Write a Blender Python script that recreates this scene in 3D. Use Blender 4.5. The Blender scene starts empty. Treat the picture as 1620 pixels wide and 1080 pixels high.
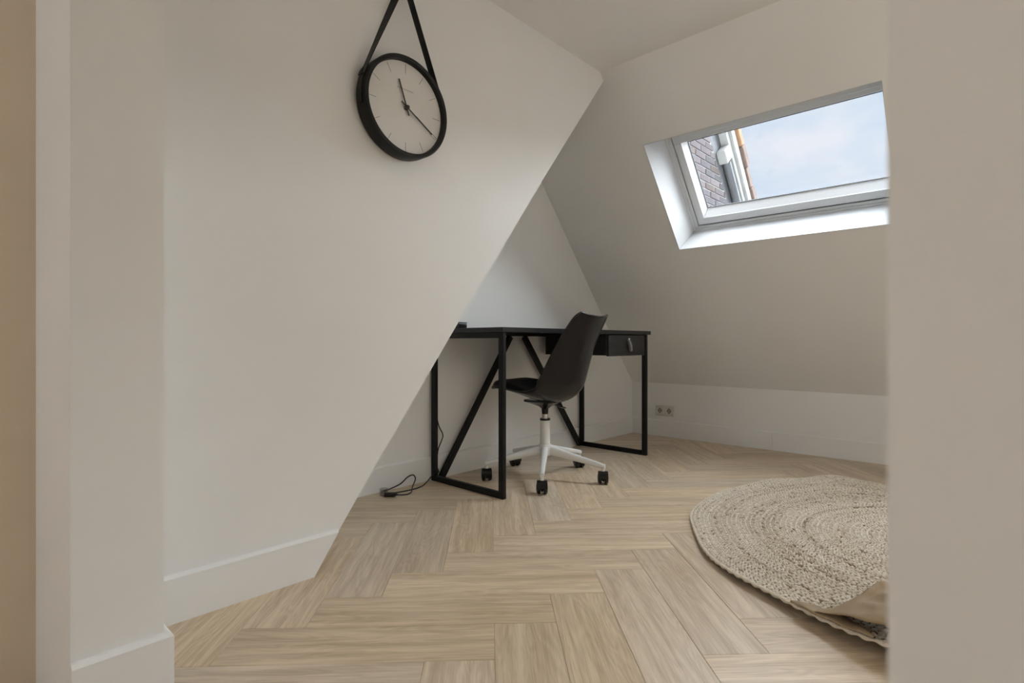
import bpy, bmesh, math, random
import numpy as np
from mathutils import Vector, Matrix, noise

random.seed(7)
rng = np.random.default_rng(7)
sc = bpy.context.scene
COL = sc.collection
PI = math.pi

# ------------------------------------------------------------------ camera
CAM_H = 0.69
YAW = math.radians(42.726)            # room X axis lies this far right of the view axis
cam_d = bpy.data.cameras.new('camera')
cam = bpy.data.objects.new('camera', cam_d)
COL.objects.link(cam)
cam.location = (0, 0, CAM_H)
fwd_angle = YAW                        # the view axis in the X-Y plane, from X towards Y
cam.rotation_euler = (PI / 2, 0, fwd_angle - PI / 2)
cam_d.sensor_width = 36.0
cam_d.lens = 864.0 / 1620.0 * 36.0
cam_d.clip_start = 0.01
cam_d.dof.use_dof = True
cam_d.dof.focus_distance = 2.4
cam_d.dof.aperture_fstop = 8.0
sc.camera = cam

# ------------------------------------------------------------------ colour management
sc.view_settings.view_transform = 'Standard'
sc.view_settings.look = 'None'
sc.view_settings.gamma = 1.0
sc.view_settings.use_curve_mapping = False
sc.view_settings.exposure = 0.20

# light paths: no caustics, a modest number of bounces
sc.cycles.caustics_reflective = False
sc.cycles.caustics_refractive = False
sc.cycles.max_bounces = 8
sc.cycles.diffuse_bounces = 4
sc.cycles.glossy_bounces = 3
sc.cycles.adaptive_threshold = 0.03

# ------------------------------------------------------------------ sky
world = bpy.data.worlds.new('sky')
sc.world = world
world.use_nodes = True
wn = world.node_tree.nodes
wl = world.node_tree.links
wn.clear()
w_out = wn.new('ShaderNodeOutputWorld')
w_bg = wn.new('ShaderNodeBackground')
w_tc = wn.new('ShaderNodeTexCoord')
w_mp = wn.new('ShaderNodeMapping')
w_mp.inputs['Scale'].default_value = (3.2, 3.2, 7.0)
w_no = wn.new('ShaderNodeTexNoise')
w_no.inputs['Scale'].default_value = 1.1
w_no.inputs['Detail'].default_value = 6.0
w_no.inputs['Roughness'].default_value = 0.5
w_cr = wn.new('ShaderNodeValToRGB')
w_cr.color_ramp.elements[0].position = 0.40
w_cr.color_ramp.elements[0].color = (0.55, 0.70, 0.88, 1)
w_cr.color_ramp.elements[1].position = 0.60
w_cr.color_ramp.elements[1].color = (0.82, 0.855, 0.93, 1)
wl.new(w_tc.outputs['Generated'], w_mp.inputs['Vector'])
wl.new(w_mp.outputs['Vector'], w_no.inputs['Vector'])
wl.new(w_no.outputs['Fac'], w_cr.inputs['Fac'])
wl.new(w_cr.outputs['Color'], w_bg.inputs['Color'])
w_bg.inputs['Strength'].default_value = 0.90
wl.new(w_bg.outputs['Background'], w_out.inputs['Surface'])

# ------------------------------------------------------------------ sun behind thin cloud
SUN_STRENGTH = 23.0
sun_d = bpy.data.lights.new('sun', 'SUN')
sun_d.energy = SUN_STRENGTH
sun_d.angle = math.radians(94)
sun_d.color = (0.85, 0.93, 1.0)
sun = bpy.data.objects.new('sun', sun_d)
COL.objects.link(sun)
sun.rotation_euler = Vector((-0.56, 0.22, -0.86)).to_track_quat('-Z', 'Y').to_euler()
sun.location = (6, -1, 6)

ROOM_FILL = 8.0       # emission of the two added fill globes (built further down)
HALL_FILL = 18.5

# ================================================================== helpers
def link(o, parent=None):
    COL.objects.link(o)
    if parent is not None:
        o.parent = parent
    return o

def tag(o, label=None, cat=None, group=None, kind=None):
    if label: o['label'] = label
    if cat: o['category'] = cat
    if group: o['group'] = group
    if kind: o['kind'] = kind
    return o

def empty(name, loc=(0, 0, 0), rz=0.0, parent=None):
    o = bpy.data.objects.new(name, None)
    o.empty_display_size = 0.05
    o.location = loc
    o.rotation_euler = (0, 0, rz)
    return link(o, parent)

def to_obj(name, bm, mat, parent=None, smooth=False, angle=None):
    bmesh.ops.recalc_face_normals(bm, faces=bm.faces[:])
    me = bpy.data.meshes.new(name)
    bm.to_mesh(me)
    bm.free()
    if smooth:
        me.polygons.foreach_set('use_smooth', [True] * len(me.polygons))
        if angle is not None:
            me.set_sharp_from_angle(angle=math.radians(angle))
    me.materials.append(mat)
    o = bpy.data.objects.new(name, me)
    return link(o, parent)

def add_box(bm, x0, x1, y0, y1, z0, z1, bevel=0.0, seg=1, M=None):
    vs = [bm.verts.new(p) for p in ((x0, y0, z0), (x1, y0, z0), (x1, y1, z0), (x0, y1, z0),
                                    (x0, y0, z1), (x1, y0, z1), (x1, y1, z1), (x0, y1, z1))]
    fs = [bm.faces.new([vs[i] for i in f]) for f in
          ((0, 3, 2, 1), (4, 5, 6, 7), (0, 1, 5, 4), (1, 2, 6, 5), (2, 3, 7, 6), (3, 0, 4, 7))]
    allv = vs
    if bevel > 0:
        es = list({e for f in fs for e in f.edges})
        r = bmesh.ops.bevel(bm, geom=es, offset=bevel, segments=seg, affect='EDGES', profile=0.5)
        allv = list({v for v in r['verts']} | {v for v in vs if v.is_valid})
    if M is not None:
        bmesh.ops.transform(bm, matrix=M, verts=allv)
    return allv

def box_obj(name, b, mat, parent=None, bevel=0.0, seg=2):
    bm = bmesh.new()
    add_box(bm, *b, bevel=bevel, seg=seg)
    return to_obj(name, bm, mat, parent)

def add_prism(bm, poly, axis, a0, a1):
    """extrude a closed polygon of 2-D points along an axis ('x','y','z')"""
    def P(p, a):
        if axis == 'y': return (p[0], a, p[1])
        if axis == 'x': return (a, p[0], p[1])
        return (p[0], p[1], a)
    n = len(poly)
    A = [bm.verts.new(P(p, a0)) for p in poly]
    B = [bm.verts.new(P(p, a1)) for p in poly]
    bm.faces.new(A)
    bm.faces.new(B[::-1])
    for i in range(n):
        bm.faces.new((A[i], B[i], B[(i + 1) % n], A[(i + 1) % n]))
    return A + B

def add_tube(bm, pts, rad, n=10, caps=True, flat=None):
    """sweep a circle (or an ellipse rad, flat) along a polyline; rad may be a list"""
    pts = [Vector(p) for p in pts]
    m = len(pts)
    rads = rad if isinstance(rad, (list, tuple)) else [rad] * m
    rings = []
    up = Vector((0, 0, 1))
    t0 = (pts[1] - pts[0]).normalized()
    if abs(t0.dot(up)) > 0.95: up = Vector((1, 0, 0))
    prev = None
    for i, p in enumerate(pts):
        t = (pts[min(i + 1, m - 1)] - pts[max(i - 1, 0)]).normalized()
        if prev is None:
            a = t.cross(up).normalized()
        else:
            a = (prev - t * prev.dot(t)).normalized()
        prev = a
        b = t.cross(a).normalized()
        r = rads[i]
        r2 = r if flat is None else flat
        rings.append([bm.verts.new(p + a * (r * math.cos(2 * PI * k / n)) + b * (r2 * math.sin(2 * PI * k / n))) for k in range(n)])
    for i in range(m - 1):
        for k in range(n):
            bm.faces.new((rings[i][k], rings[i][(k + 1) % n], rings[i + 1][(k + 1) % n], rings[i + 1][k]))
    if caps:
        bm.faces.new(rings[0][::-1])
        bm.faces.new(rings[-1])

def add_lathe(bm, prof, n=32, M=None, closed=False):
    """revolve (radius, height) points around Z"""
    rings = []
    vs = []
    for r, z in prof:
        if r < 1e-6:
            v = bm.verts.new((0, 0, z)); rings.append([v]); vs.append(v)
        else:
            ring = [bm.verts.new((r * math.cos(2 * PI * k / n), r * math.sin(2 * PI * k / n), z)) for k in range(n)]
            rings.append(ring); vs += ring
    pairs = list(zip(rings[:-1], rings[1:]))
    if closed: pairs.append((rings[-1], rings[0]))
    for A, B in pairs:
        for k in range(n):
            k2 = (k + 1) % n
            if len(A) == 1 and len(B) == 1: continue
            if len(A) == 1: bm.faces.new((A[0], B[k], B[k2]))
            elif len(B) == 1: bm.faces.new((A[k], A[k2], B[0]))
            else: bm.faces.new((A[k], A[k2], B[k2], B[k]))
    if M is not None:
        bmesh.ops.transform(bm, matrix=M, verts=vs)
    return vs

def add_bar(bm, p0, p1, w, h, up=(0, 0, 1), bevel=0.0):
    """rectangular bar from p0 to p1: w across, h along 'up'"""
    p0 = Vector(p0); p1 = Vector(p1)
    t = (p1 - p0); L = t.length; t.normalize()
    u = Vector(up); u = (u - t * u.dot(t)).normalized()
    a = t.cross(u)
    M = Matrix((( t.x, a.x, u.x, p0.x), (t.y, a.y, u.y, p0.y), (t.z, a.z, u.z, p0.z), (0, 0, 0, 1)))
    add_box(bm, 0, L, -w / 2, w / 2, -h / 2, h / 2, bevel=bevel, seg=1, M=M)

def catmull(pts, n):
    pts = [np.array(p, float) for p in pts]
    P = [2 * pts[0] - pts[1]] + pts + [2 * pts[-1] - pts[-2]]
    out = []
    m = len(pts) - 1
    for i in range(n):
        t = i / (n - 1) * m
        k = min(int(t), m - 1); f = t - k
        p0, p1, p2, p3 = P[k:k + 4]
        out.append(0.5 * ((2 * p1) + (-p0 + p2) * f + (2 * p0 - 5 * p1 + 4 * p2 - p3) * f * f + (-p0 + 3 * p1 - 3 * p2 + p3) * f ** 3))
    return out

def sstep(a, b, x):
    t = min(1.0, max(0.0, (x - a) / (b - a)))
    return t * t * (3 - 2 * t)

# ================================================================== materials
def new_mat(name):
    m = bpy.data.materials.new(name)
    m.use_nodes = True
    nt = m.node_tree
    b = nt.nodes['Principled BSDF']
    return m, nt, b

def simple(name, col, rough=0.5, metal=0.0, var=0.06, nscale=8.0, bump=0.0, bscale=200.0, spec=0.5, stretch=None):
    m, nt, b = new_mat(name)
    tc = nt.nodes.new('ShaderNodeTexCoord')
    mp = nt.nodes.new('ShaderNodeMapping')
    if stretch: mp.inputs['Scale'].default_value = stretch
    nt.links.new(tc.outputs['Object'], mp.inputs['Vector'])
    no = nt.nodes.new('ShaderNodeTexNoise')
    no.inputs['Scale'].default_value = nscale
    no.inputs['Detail'].default_value = 2
    nt.links.new(mp.outputs['Vector'], no.inputs['Vector'])
    cr = nt.nodes.new('ShaderNodeValToRGB')
    cr.color_ramp.elements[0].position = 0.3
    cr.color_ramp.elements[1].position = 0.7
    cr.color_ramp.elements[0].color = tuple(c * (1 - var) for c in col) + (1,)
    cr.color_ramp.elements[1].color = tuple(min(1, c * (1 + var)) for c in col) + (1,)
    nt.links.new(no.outputs['Fac'], cr.inputs['Fac'])
    nt.links.new(cr.outputs['Color'], b.inputs['Base Color'])
    b.inputs['Roughness'].default_value = rough
    b.inputs['Metallic'].default_value = metal
    b.inputs['Specular IOR Level'].default_value = spec
    if bump > 0:
        n2 = nt.nodes.new('ShaderNodeTexNoise')
        n2.inputs['Scale'].default_value = bscale
        n2.inputs['Detail'].default_value = 3
        nt.links.new(mp.outputs['Vector'], n2.inputs['Vector'])
        bp = nt.nodes.new('ShaderNodeBump')
        bp.inputs['Strength'].default_value = bump
        bp.inputs['Distance'].default_value = 0.002
        nt.links.new(n2.outputs['Fac'], bp.inputs['Height'])
        nt.links.new(bp.outputs['Normal'], b.inputs['Normal'])
    return m

M_WALL = simple('wall_paint', (0.875, 0.862, 0.84), 0.85, var=0.012, nscale=3, spec=0.2)
M_CEIL = simple('ceiling_paint', (0.885, 0.875, 0.86), 0.9, var=0.01, nscale=3, spec=0.2)
M_HALL = simple('hall_paint', (0.88, 0.75, 0.59), 0.85, var=0.03, nscale=5, spec=0.2)
M_BASE = simple('baseboard_paint', (0.87, 0.86, 0.84), 0.5, var=0.01, nscale=5, spec=0.4)
M_WHITE = simple('white_lacquer', (0.82, 0.83, 0.84), 0.35, var=0.01, nscale=5)
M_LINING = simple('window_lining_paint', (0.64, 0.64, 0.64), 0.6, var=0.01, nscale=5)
M_BEAD = simple('white_glazing_bead', (0.92, 0.92, 0.92), 0.25, var=0.01, nscale=5)
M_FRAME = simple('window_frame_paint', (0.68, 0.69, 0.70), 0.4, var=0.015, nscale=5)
M_SEAL = simple('rubber_seal', (0.05, 0.05, 0.055), 0.7)
M_METAL = simple('black_powder_coat', (0.006, 0.0055, 0.0055), 0.5, var=0.2, nscale=60, bump=0.08, bscale=900, spec=0.3)
M_PLASTIC = simple('black_plastic', (0.0075, 0.007, 0.008), 0.22, var=0.1, nscale=20, bump=0.02, bscale=700, spec=0.42)
M_LEATHER = simple('black_leather', (0.008, 0.0075, 0.0075), 0.5, var=0.2, nscale=30, bump=0.3, bscale=350, spec=0.3)
M_STEEL = simple('brushed_steel', (0.62, 0.60, 0.58), 0.28, metal=1.0, var=0.05, nscale=30)
M_WHITEMETAL = simple('white_powder_coat', (0.80, 0.79, 0.77), 0.35, var=0.01, nscale=30)
M_WHEEL = simple('black_nylon', (0.006, 0.006, 0.0065), 0.3, var=0.1, nscale=30, spec=0.4)
M_DIAL = simple('dial_card', (0.78, 0.755, 0.72), 0.7, var=0.01, nscale=6)
M_HAND = simple('dark_bronze_hand', (0.05, 0.042, 0.034), 0.45)
M_PRINT = simple('grey_print', (0.42, 0.41, 0.39), 0.7)
M_MARK = simple('dark_print', (0.10, 0.095, 0.085), 0.7)
M_RIM = simple('black_clock_rim', (0.007, 0.0065, 0.0065), 0.42, var=0.1, nscale=20, spec=0.3)
M_SOCKET = simple('socket_plastic', (0.70, 0.66, 0.60), 0.4, var=0.01, nscale=10)
M_SOCKDARK = simple('socket_hole', (0.03, 0.028, 0.025), 0.6)
M_CABLE = simple('black_rubber_cable', (0.012, 0.012, 0.012), 0.5)
M_PAPER = simple('kraft_paper', (0.34, 0.245, 0.145), 0.6, var=0.08, nscale=14, bump=0.25, bscale=60, spec=0.35)
M_BRICK_SETS = [simple('brick_%s' % n, c, 0.9, var=0.14, nscale=9, bump=0.6, bscale=60, spec=0.1) for n, c in
                (('grey', (0.115, 0.105, 0.108)), ('mauve', (0.135, 0.113, 0.115)), ('pale', (0.165, 0.143, 0.14)), ('brown', (0.125, 0.10, 0.09)))]
M_MORTAR = simple('mortar', (0.33, 0.315, 0.305), 0.95, var=0.1, nscale=30, spec=0.1)
M_BOARD = simple('weathered_white_board', (0.33, 0.32, 0.30), 0.7, var=0.10, nscale=10, bump=0.3, bscale=30)
M_SOFFIT = simple('grey_soffit_board', (0.15, 0.15, 0.155), 0.7, var=0.08, nscale=12)
M_TILE = simple('orange_roof_tile', (0.30, 0.165, 0.085), 0.85, var=0.15, nscale=14, bump=0.4, bscale=50)
M_TILE2 = simple('brown_roof_tile', (0.17, 0.115, 0.09), 0.85, var=0.15, nscale=14, bump=0.4, bscale=50)
M_PIPE = simple('grey_downpipe', (0.11, 0.11, 0.115), 0.5, var=0.06, nscale=10)

def wood_floor():
    m, nt, b = new_mat('oak_plank')
    N = nt.nodes.new; L = nt.links.new
    tc = N('ShaderNodeTexCoord'); oi = N('ShaderNodeObjectInfo')
    mul = N('ShaderNodeVectorMath'); mul.operation = 'SCALE'
    comb = N('ShaderNodeCombineXYZ')
    L(oi.outputs['Random'], comb.inputs[0]); 
    m7 = N('ShaderNodeMath'); m7.operation = 'MULTIPLY'; m7.inputs[1].default_value = 7.31
    L(oi.outputs['Random'], m7.inputs[0]); L(m7.outputs[0], comb.inputs[1])
    m3 = N('ShaderNodeMath'); m3.operation = 'MULTIPLY'; m3.inputs[1].default_value = 3.77
    L(oi.outputs['Random'], m3.inputs[0]); L(m3.outputs[0], comb.inputs[2])
    L(comb.outputs[0], mul.inputs[0]); mul.inputs['Scale'].default_value = 19.0
    add = N('ShaderNodeVectorMath'); add.operation = 'ADD'
    L(tc.outputs['Object'], add.inputs[0]); L(mul.outputs[0], add.inputs[1])
    # broad cathedral grain: warped rings cut along the plank
    mp1 = N('ShaderNodeMapping'); mp1.inputs['Scale'].default_value = (1.3, 9.0, 9.0); L(add.outputs[0], mp1.inputs['Vector'])
    n1 = N('ShaderNodeTexNoise'); n1.inputs['Scale'].default_value = 1.6; n1.inputs['Detail'].default_value = 2; n1.inputs['Distortion'].default_value = 0.6
    L(mp1.outputs[0], n1.inputs['Vector'])
    ring = N('ShaderNodeMath'); ring.operation = 'MULTIPLY'; ring.inputs[1].default_value = 70.0; L(n1.outputs['Fac'], ring.inputs[0])
    fr = N('ShaderNodeMath'); fr.operation = 'SINE'; L(ring.outputs[0], fr.inputs[0])
    # fine pores
    mp2 = N('ShaderNodeMapping'); mp2.inputs['Scale'].default_value = (9.0, 330.0, 330.0); L(add.outputs[0], mp2.inputs['Vector'])
    n2 = N('ShaderNodeTexNoise'); n2.inputs['Scale'].default_value = 1.0; n2.inputs['Detail'].default_value = 5; n2.inputs['Roughness'].default_value = 0.65
    L(mp2.outputs[0], n2.inputs['Vector'])
    # soft streaks of tone
    mp3 = N('ShaderNodeMapping'); mp3.inputs['Scale'].default_value = (2.4, 42.0, 42.0); L(add.outputs[0], mp3.inputs['Vector'])
    n3 = N('ShaderNodeTexNoise'); n3.inputs['Scale'].default_value = 1.0; n3.inputs['Detail'].default_value = 4
    L(mp3.outputs[0], n3.inputs['Vector'])
    cr = N('ShaderNodeValToRGB')
    cr.color_ramp.elements[0].position = 0.28; cr.color_ramp.elements[0].color = (0.505, 0.373, 0.238, 1)
    cr.color_ramp.elements[1].position = 0.72; cr.color_ramp.elements[1].color = (0.75, 0.60, 0.43, 1)
    s1 = N('ShaderNodeMath'); s1.operation = 'MULTIPLY_ADD'; s1.inputs[1].default_value = 0.06; L(fr.outputs[0], s1.inputs[0]); L(n3.outputs['Fac'], s1.inputs[2])
    s2 = N('ShaderNodeMath'); s2.operation = 'SUBTRACT'; s2.inputs[1].default_value = 0.5; L(n2.outputs['Fac'], s2.inputs[0])
    s3 = N('ShaderNodeMath'); s3.operation = 'MULTIPLY_ADD'; s3.inputs[1].default_value = 0.85; L(s2.outputs[0], s3.inputs[0]); L(s1.outputs[0], s3.inputs[2])
    L(s3.outputs[0], cr.inputs['Fac'])
    hs = N('ShaderNodeHueSaturation')
    mr = N('ShaderNodeMapRange'); mr.inputs['To Min'].default_value = 0.93; mr.inputs['To Max'].default_value = 1.12
    L(oi.outputs['Random'], mr.inputs['Value']); L(mr.outputs[0], hs.inputs['Value'])
    fm = N('ShaderNodeMath'); fm.operation = 'FRACT'; L(m7.outputs[0], fm.inputs[0])
    mr2 = N('ShaderNodeMapRange'); mr2.inputs['To Min'].default_value = 0.86; mr2.inputs['To Max'].default_value = 1.04
    L(fm.outputs[0], mr2.inputs['Value']); L(mr2.outputs[0], hs.inputs['Saturation'])
    L(cr.outputs['Color'], hs.inputs['Color']); L(hs.outputs['Color'], b.inputs['Base Color'])
    b.inputs['Roughness'].default_value = 0.36
    b.inputs['Specular IOR Level'].default_value = 0.5
    bp = N('ShaderNodeBump'); bp.inputs['Strength'].default_value = 0.22; bp.inputs['Distance'].default_value = 0.001
    L(s3.outputs[0], bp.inputs['Height']); L(bp.outputs['Normal'], b.inputs['Normal'])
    return m
M_OAK = wood_floor()

def black_oak():
    m, nt, b = new_mat('black_stained_oak')
    N = nt.nodes.new; L = nt.links.new
    tc = N('ShaderNodeTexCoord')
    mp = N('ShaderNodeMapping'); mp.inputs['Scale'].default_value = (3.0, 60.0, 60.0); L(tc.outputs['Object'], mp.inputs['Vector'])
    n = N('ShaderNodeTexNoise'); n.inputs['Scale'].default_value = 1.0; n.inputs['Detail'].default_value = 5; L(mp.outputs[0], n.inputs['Vector'])
    cr = N('ShaderNodeValToRGB')
    cr.color_ramp.elements[0].position = 0.35; cr.color_ramp.elements[0].color = (0.004, 0.0038, 0.0038, 1)
    cr.color_ramp.elements[1].position = 0.7; cr.color_ramp.elements[1].color = (0.016, 0.015, 0.0145, 1)
    L(n.outputs['Fac'], cr.inputs['Fac']); L(cr.outputs['Color'], b.inputs['Base Color'])
    b.inputs['Roughness'].default_value = 0.42
    bp = N('ShaderNodeBump'); bp.inputs['Strength'].default_value = 0.5; bp.inputs['Distance'].default_value = 0.001
    L(n.outputs['Fac'], bp.inputs['Height']); L(bp.outputs['Normal'], b.inputs['Normal'])
    return m
M_BLACKOAK = black_oak()

def jute():
    m, nt, b = new_mat('jute_braid')
    N = nt.nodes.new; L = nt.links.new
    at = N('ShaderNodeAttribute'); at.attribute_name = 'tone'
    cr = N('ShaderNodeValToRGB')
    e = cr.color_ramp.elements
    e[0].position = 0.0; e[0].color = (0.36, 0.275, 0.19, 1)
    e[1].position = 1.0; e[1].color = (0.92, 0.85, 0.74, 1)
    k = e.new(0.10); k.color = (0.60, 0.50, 0.385, 1)
    k = e.new(0.45); k.color = (0.79, 0.695, 0.565, 1)
    L(at.outputs['Fac'], cr.inputs['Fac'])
    tc = N('ShaderNodeTexCoord')
    n = N('ShaderNodeTexNoise'); n.inputs['Scale'].default_value = 420; n.inputs['Detail'].default_value = 2; L(tc.outputs['Object'], n.inputs['Vector'])
    mx = N('ShaderNodeMix'); mx.data_type = 'RGBA'; mx.blend_type = 'MULTIPLY'; mx.inputs['Factor'].default_value = 0.45
    L(cr.outputs['Color'], mx.inputs['A'])
    c2 = N('ShaderNodeValToRGB'); c2.color_ramp.elements[0].position = 0.3; c2.color_ramp.elements[0].color = (0.55, 0.5, 0.45, 1); c2.color_ramp.elements[1].position = 0.65
    L(n.outputs['Fac'], c2.inputs['Fac']); L(c2.outputs['Color'], mx.inputs['B'])
    L(mx.outputs['Result'], b.inputs['Base Color'])
    b.inputs['Roughness'].default_value = 0.85
    b.inputs['Specular IOR Level'].default_value = 0.2
    bp = N('ShaderNodeBump'); bp.inputs['Strength'].default_value = 0.5; bp.inputs['Distance'].default_value = 0.002
    L(n.outputs['Fac'], bp.inputs['Height']); L(bp.outputs['Normal'], b.inputs['Normal'])
    return m
M_JUTE = jute()
M_JUTEBACK = simple('jute_backing', (0.26, 0.19, 0.12), 0.95, var=0.2, nscale=120, spec=0.1)

def glass(name, gloss=0.025, tint=(0.995, 1.0, 1.0)):
    m, nt, b = new_mat(name)
    nt.nodes.remove(b)
    out = nt.nodes['Material Output']
    tr = nt.nodes.new('ShaderNodeBsdfTransparent'); tr.inputs['Color'].default_value = tint + (1,)
    gl = nt.nodes.new('ShaderNodeBsdfGlossy'); gl.inputs['Roughness'].default_value = 0.02
    mx = nt.nodes.new('ShaderNodeMixShader'); mx.inputs['Fac'].default_value = gloss
    nt.links.new(tr.outputs[0], mx.inputs[1]); nt.links.new(gl.outputs[0], mx.inputs[2]); nt.links.new(mx.outputs[0], out.inputs['Surface'])
    return m
M_GLASS = glass('window_glass')
M_CLEAR = glass('clear_plastic', 0.16, (0.86, 0.87, 0.87))

# ================================================================== room dimensions (metres)
X_R = 3.68          # knee wall face
Y_B = 2.154         # alcove back wall face
Y_C = 1.525         # clock wall face
Z_C = 2.033         # ceiling
KNEE = 0.384
K = 1.195           # roof pitch dz/dx
NN = math.hypot(K, 1)
U = Vector((-1 / NN, 0, K / NN))        # up the roof slope
NRM = Vector((K / NN, 0, 1 / NN))       # outwards through the roof
BASE = Vector((X_R, 0, KNEE))
S_TOP = (Z_C - KNEE) * NN / K
Y_END = -3.0
X_HALL = -4.2  # unseen hall end, set deep so the fill globe stands well back
PX0, PX1 = 0.18, 0.325                  # partition thickness
Y_STUB = 1.233
Y_JAMB = 0.026

def slope(y, s, t):
    return BASE + Vector((0, y, 0)) + U * s + NRM * t

def add_slope_box(bm, y0, y1, s0, s1, t0, t1, bevel=0.0):
    M = Matrix(((0, U.x, NRM.x, BASE.x), (1, 0, 0, 0), (0, U.z, NRM.z, BASE.z), (0, 0, 0, 1)))
    add_box(bm, y0, y1, s0, s1, t0, t1, bevel=bevel, seg=2, M=M)

def struct(o):
    o['kind'] = 'structure'
    return o

# ------------------------------------------------------------------ floor: slab and herringbone planks
struct(box_obj('floor_hall', (X_HALL, -0.3, Y_END, 1.80, -0.06, 0.0), M_OAK))
floor = struct(box_obj('floor', (-0.3, X_R + 0.02, Y_END, Y_B + 0.02, -0.06, -0.0102), M_MORTAR))
floor['label'] = 'herringbone floor of pale oak planks'
PW, PL = 0.152, 0.608
def plank_bm():
    bm = bmesh.new()
    g = 0.0003; c = 0.0008
    x0, x1, y0, y1 = g, PL - g, g, PW - g
    lo = [bm.verts.new(p) for p in ((x0, y0, -0.01), (x1, y0, -0.01), (x1, y1, -0.01), (x0, y1, -0.01))]
    mi = [bm.verts.new(p) for p in ((x0, y0, -c), (x1, y0, -c), (x1, y1, -c), (x0, y1, -c))]
    hi = [bm.verts.new(p) for p in ((x0 + c, y0 + c, 0), (x1 - c, y0 + c, 0), (x1 - c, y1 - c, 0), (x0 + c, y1 - c, 0))]
    bm.faces.new(lo[::-1]); bm.faces.new(hi)
    for A, B in ((lo, mi), (mi, hi)):
        for i in range(4):
            bm.faces.new((A[i], A[(i + 1) % 4], B[(i + 1) % 4], B[i]))
    return bm
bm = plank_bm()
me_plank = bpy.data.meshes.new('plank'); bm.to_mesh(me_plank); bm.free()
me_plank.materials.append(M_OAK)
S2 = math.sqrt(0.5)
BX0, BX1, BY0, BY1 = -0.3, X_R + 0.015, Y_END, Y_B + 0.015
def place_plank(u, v, vert):
    """(u,v) is the lower-left corner in the 45-degree floor frame"""
    if not vert:
        o2, ang = (u, v), -PI / 4
        cs = [(u, v), (u + PL, v), (u + PL, v + PW), (u, v + PW)]
    else:
        o2, ang = (u + PW, v), PI / 4
        cs = [(u, v), (u + PW, v), (u + PW, v + PL), (u, v + PL)]
    W = [((a + b) * S2, (b - a) * S2) for a, b in cs]
    xs = [p[0] for p in W]; ys = [p[1] for p in W]
    if max(xs) < BX0 or min(xs) > BX1 or max(ys) < BY0 or min(ys) > BY1: return
    cx, cy = sum(xs) / 4, sum(ys) / 4
    # skip planks wholly under the solid block of the clock wall
    if X_HALL < min(xs) and max(xs) < PX0 - 0.02 and min(ys) > 1.68: return
    if min(ys) > Y_C + 0.02 and max(xs) < 0.72: return
    loc = Vector(((o2[0] + o2[1]) * S2, (o2[1] - o2[0]) * S2, 0))
    cut = min(xs) < BX0 or max(xs) > BX1 or min(ys) < BY0 or max(ys) > BY1
    me = me_plank
    if cut:
        bm = plank_bm()
        R = Matrix.Translation(loc) @ Matrix.Rotation(ang, 4, 'Z')
        inv = R.inverted()
        for co, no in (((BX0, 0, 0), (-1, 0, 0)), ((BX1, 0, 0), (1, 0, 0)), ((0, BY0, 0), (0, -1, 0)), ((0, BY1, 0), (0, 1, 0))):
            geom = bm.verts[:] + bm.edges[:] + bm.faces[:]
            bmesh.ops.bisect_plane(bm, geom=geom, plane_co=inv @ Vector(co), plane_no=inv.to_3x3() @ Vector(no), clear_outer=True)
        bmesh.ops.contextual_create  # cut faces stay open: they lie under the walls
        if len(bm.faces) < 3:
            bm.free(); return
        me = bpy.data.meshes.new('plank'); bm.to_mesh(me); bm.free(); me.materials.append(M_OAK)
    o = bpy.data.objects.new('plank', me)
    o.location = loc; o.rotation_euler = (0, 0, ang)
    link(o, floor)
U0, V0 = 0.466, 1.793
for j in range(-4, 5):
    for k in range(-20, 34):
        du = j * 2 * PL
        place_plank(U0 - PW * k - PL + du, V0 - PW * (k + 1), False)
        place_plank(U0 - PW * k + du, V0 - PW * k - PL, True)

# ------------------------------------------------------------------ walls
EDGE = [(0.787, 0.0), (1.014, 0.308), (1.388, 0.802), (1.866, 1.419), (2.328, 1.998)]
bm = bmesh.new()
add_prism(bm, [(PX0, -0.05)] + [(EDGE[0][0] - 0.03, -0.05)] + EDGE + [(2.29, Z_C + 0.06), (PX0, Z_C + 0.06)], 'y', Y_C, Y_B)
wall_clock = struct(to_obj('wall_left', bm, M_WALL))
bm = bmesh.new()
add_prism(bm, [(0.6, -0.05), (X_R + 0.02, -0.05), (X_R + 0.02, KNEE), (2.28, Z_C + 0.06), (0.6, Z_C + 0.06)], 'y', Y_B, Y_B + 0.14)
wall_back = struct(to_obj('wall_back', bm, M_WALL))
wall_knee = struct(box_obj('wall_right', (X_R, X_R + 0.19, Y_END, Y_B + 0.14, -0.05, KNEE + 0.06), M_WALL))
# sloping roof wall with two skylight openings, as one slab
W1 = (0.39, 1.43, 1.095, 1.737)
W2 = (-2.75, -1.30, 0.70, 1.95)  # unseen second opening, added to bring more daylight into the room
T_SLAB = 0.19
bm = bmesh.new()
YM = 0.0                                 # the slab is divided here, out of sight
for y0, y1, s0, s1 in ((YM, Y_B + 0.14, -0.03, W1[2]), (YM, Y_B + 0.14, W1[3], S_TOP + 0.14), (W1[1], Y_B + 0.14, W1[2], W1[3]), (YM, W1[0], W1[2], W1[3]),
                       (Y_END, YM, -0.03, W2[2]), (Y_END, YM, W2[3], S_TOP + 0.14), (W2[1], YM, W2[2], W2[3]), (Y_END, W2[0], W2[2], W2[3])):
    add_slope_box(bm, y0, y1, s0, s1, 0, T_SLAB)
wall_slope = struct(to_obj('wall_roof_slope', bm, M_WALL))
ceiling = struct(box_obj('ceiling', (X_HALL, 2.32, Y_END, Y_C + 0.2, Z_C, Z_C + 0.1), M_CEIL))
bm = bmesh.new()
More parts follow.
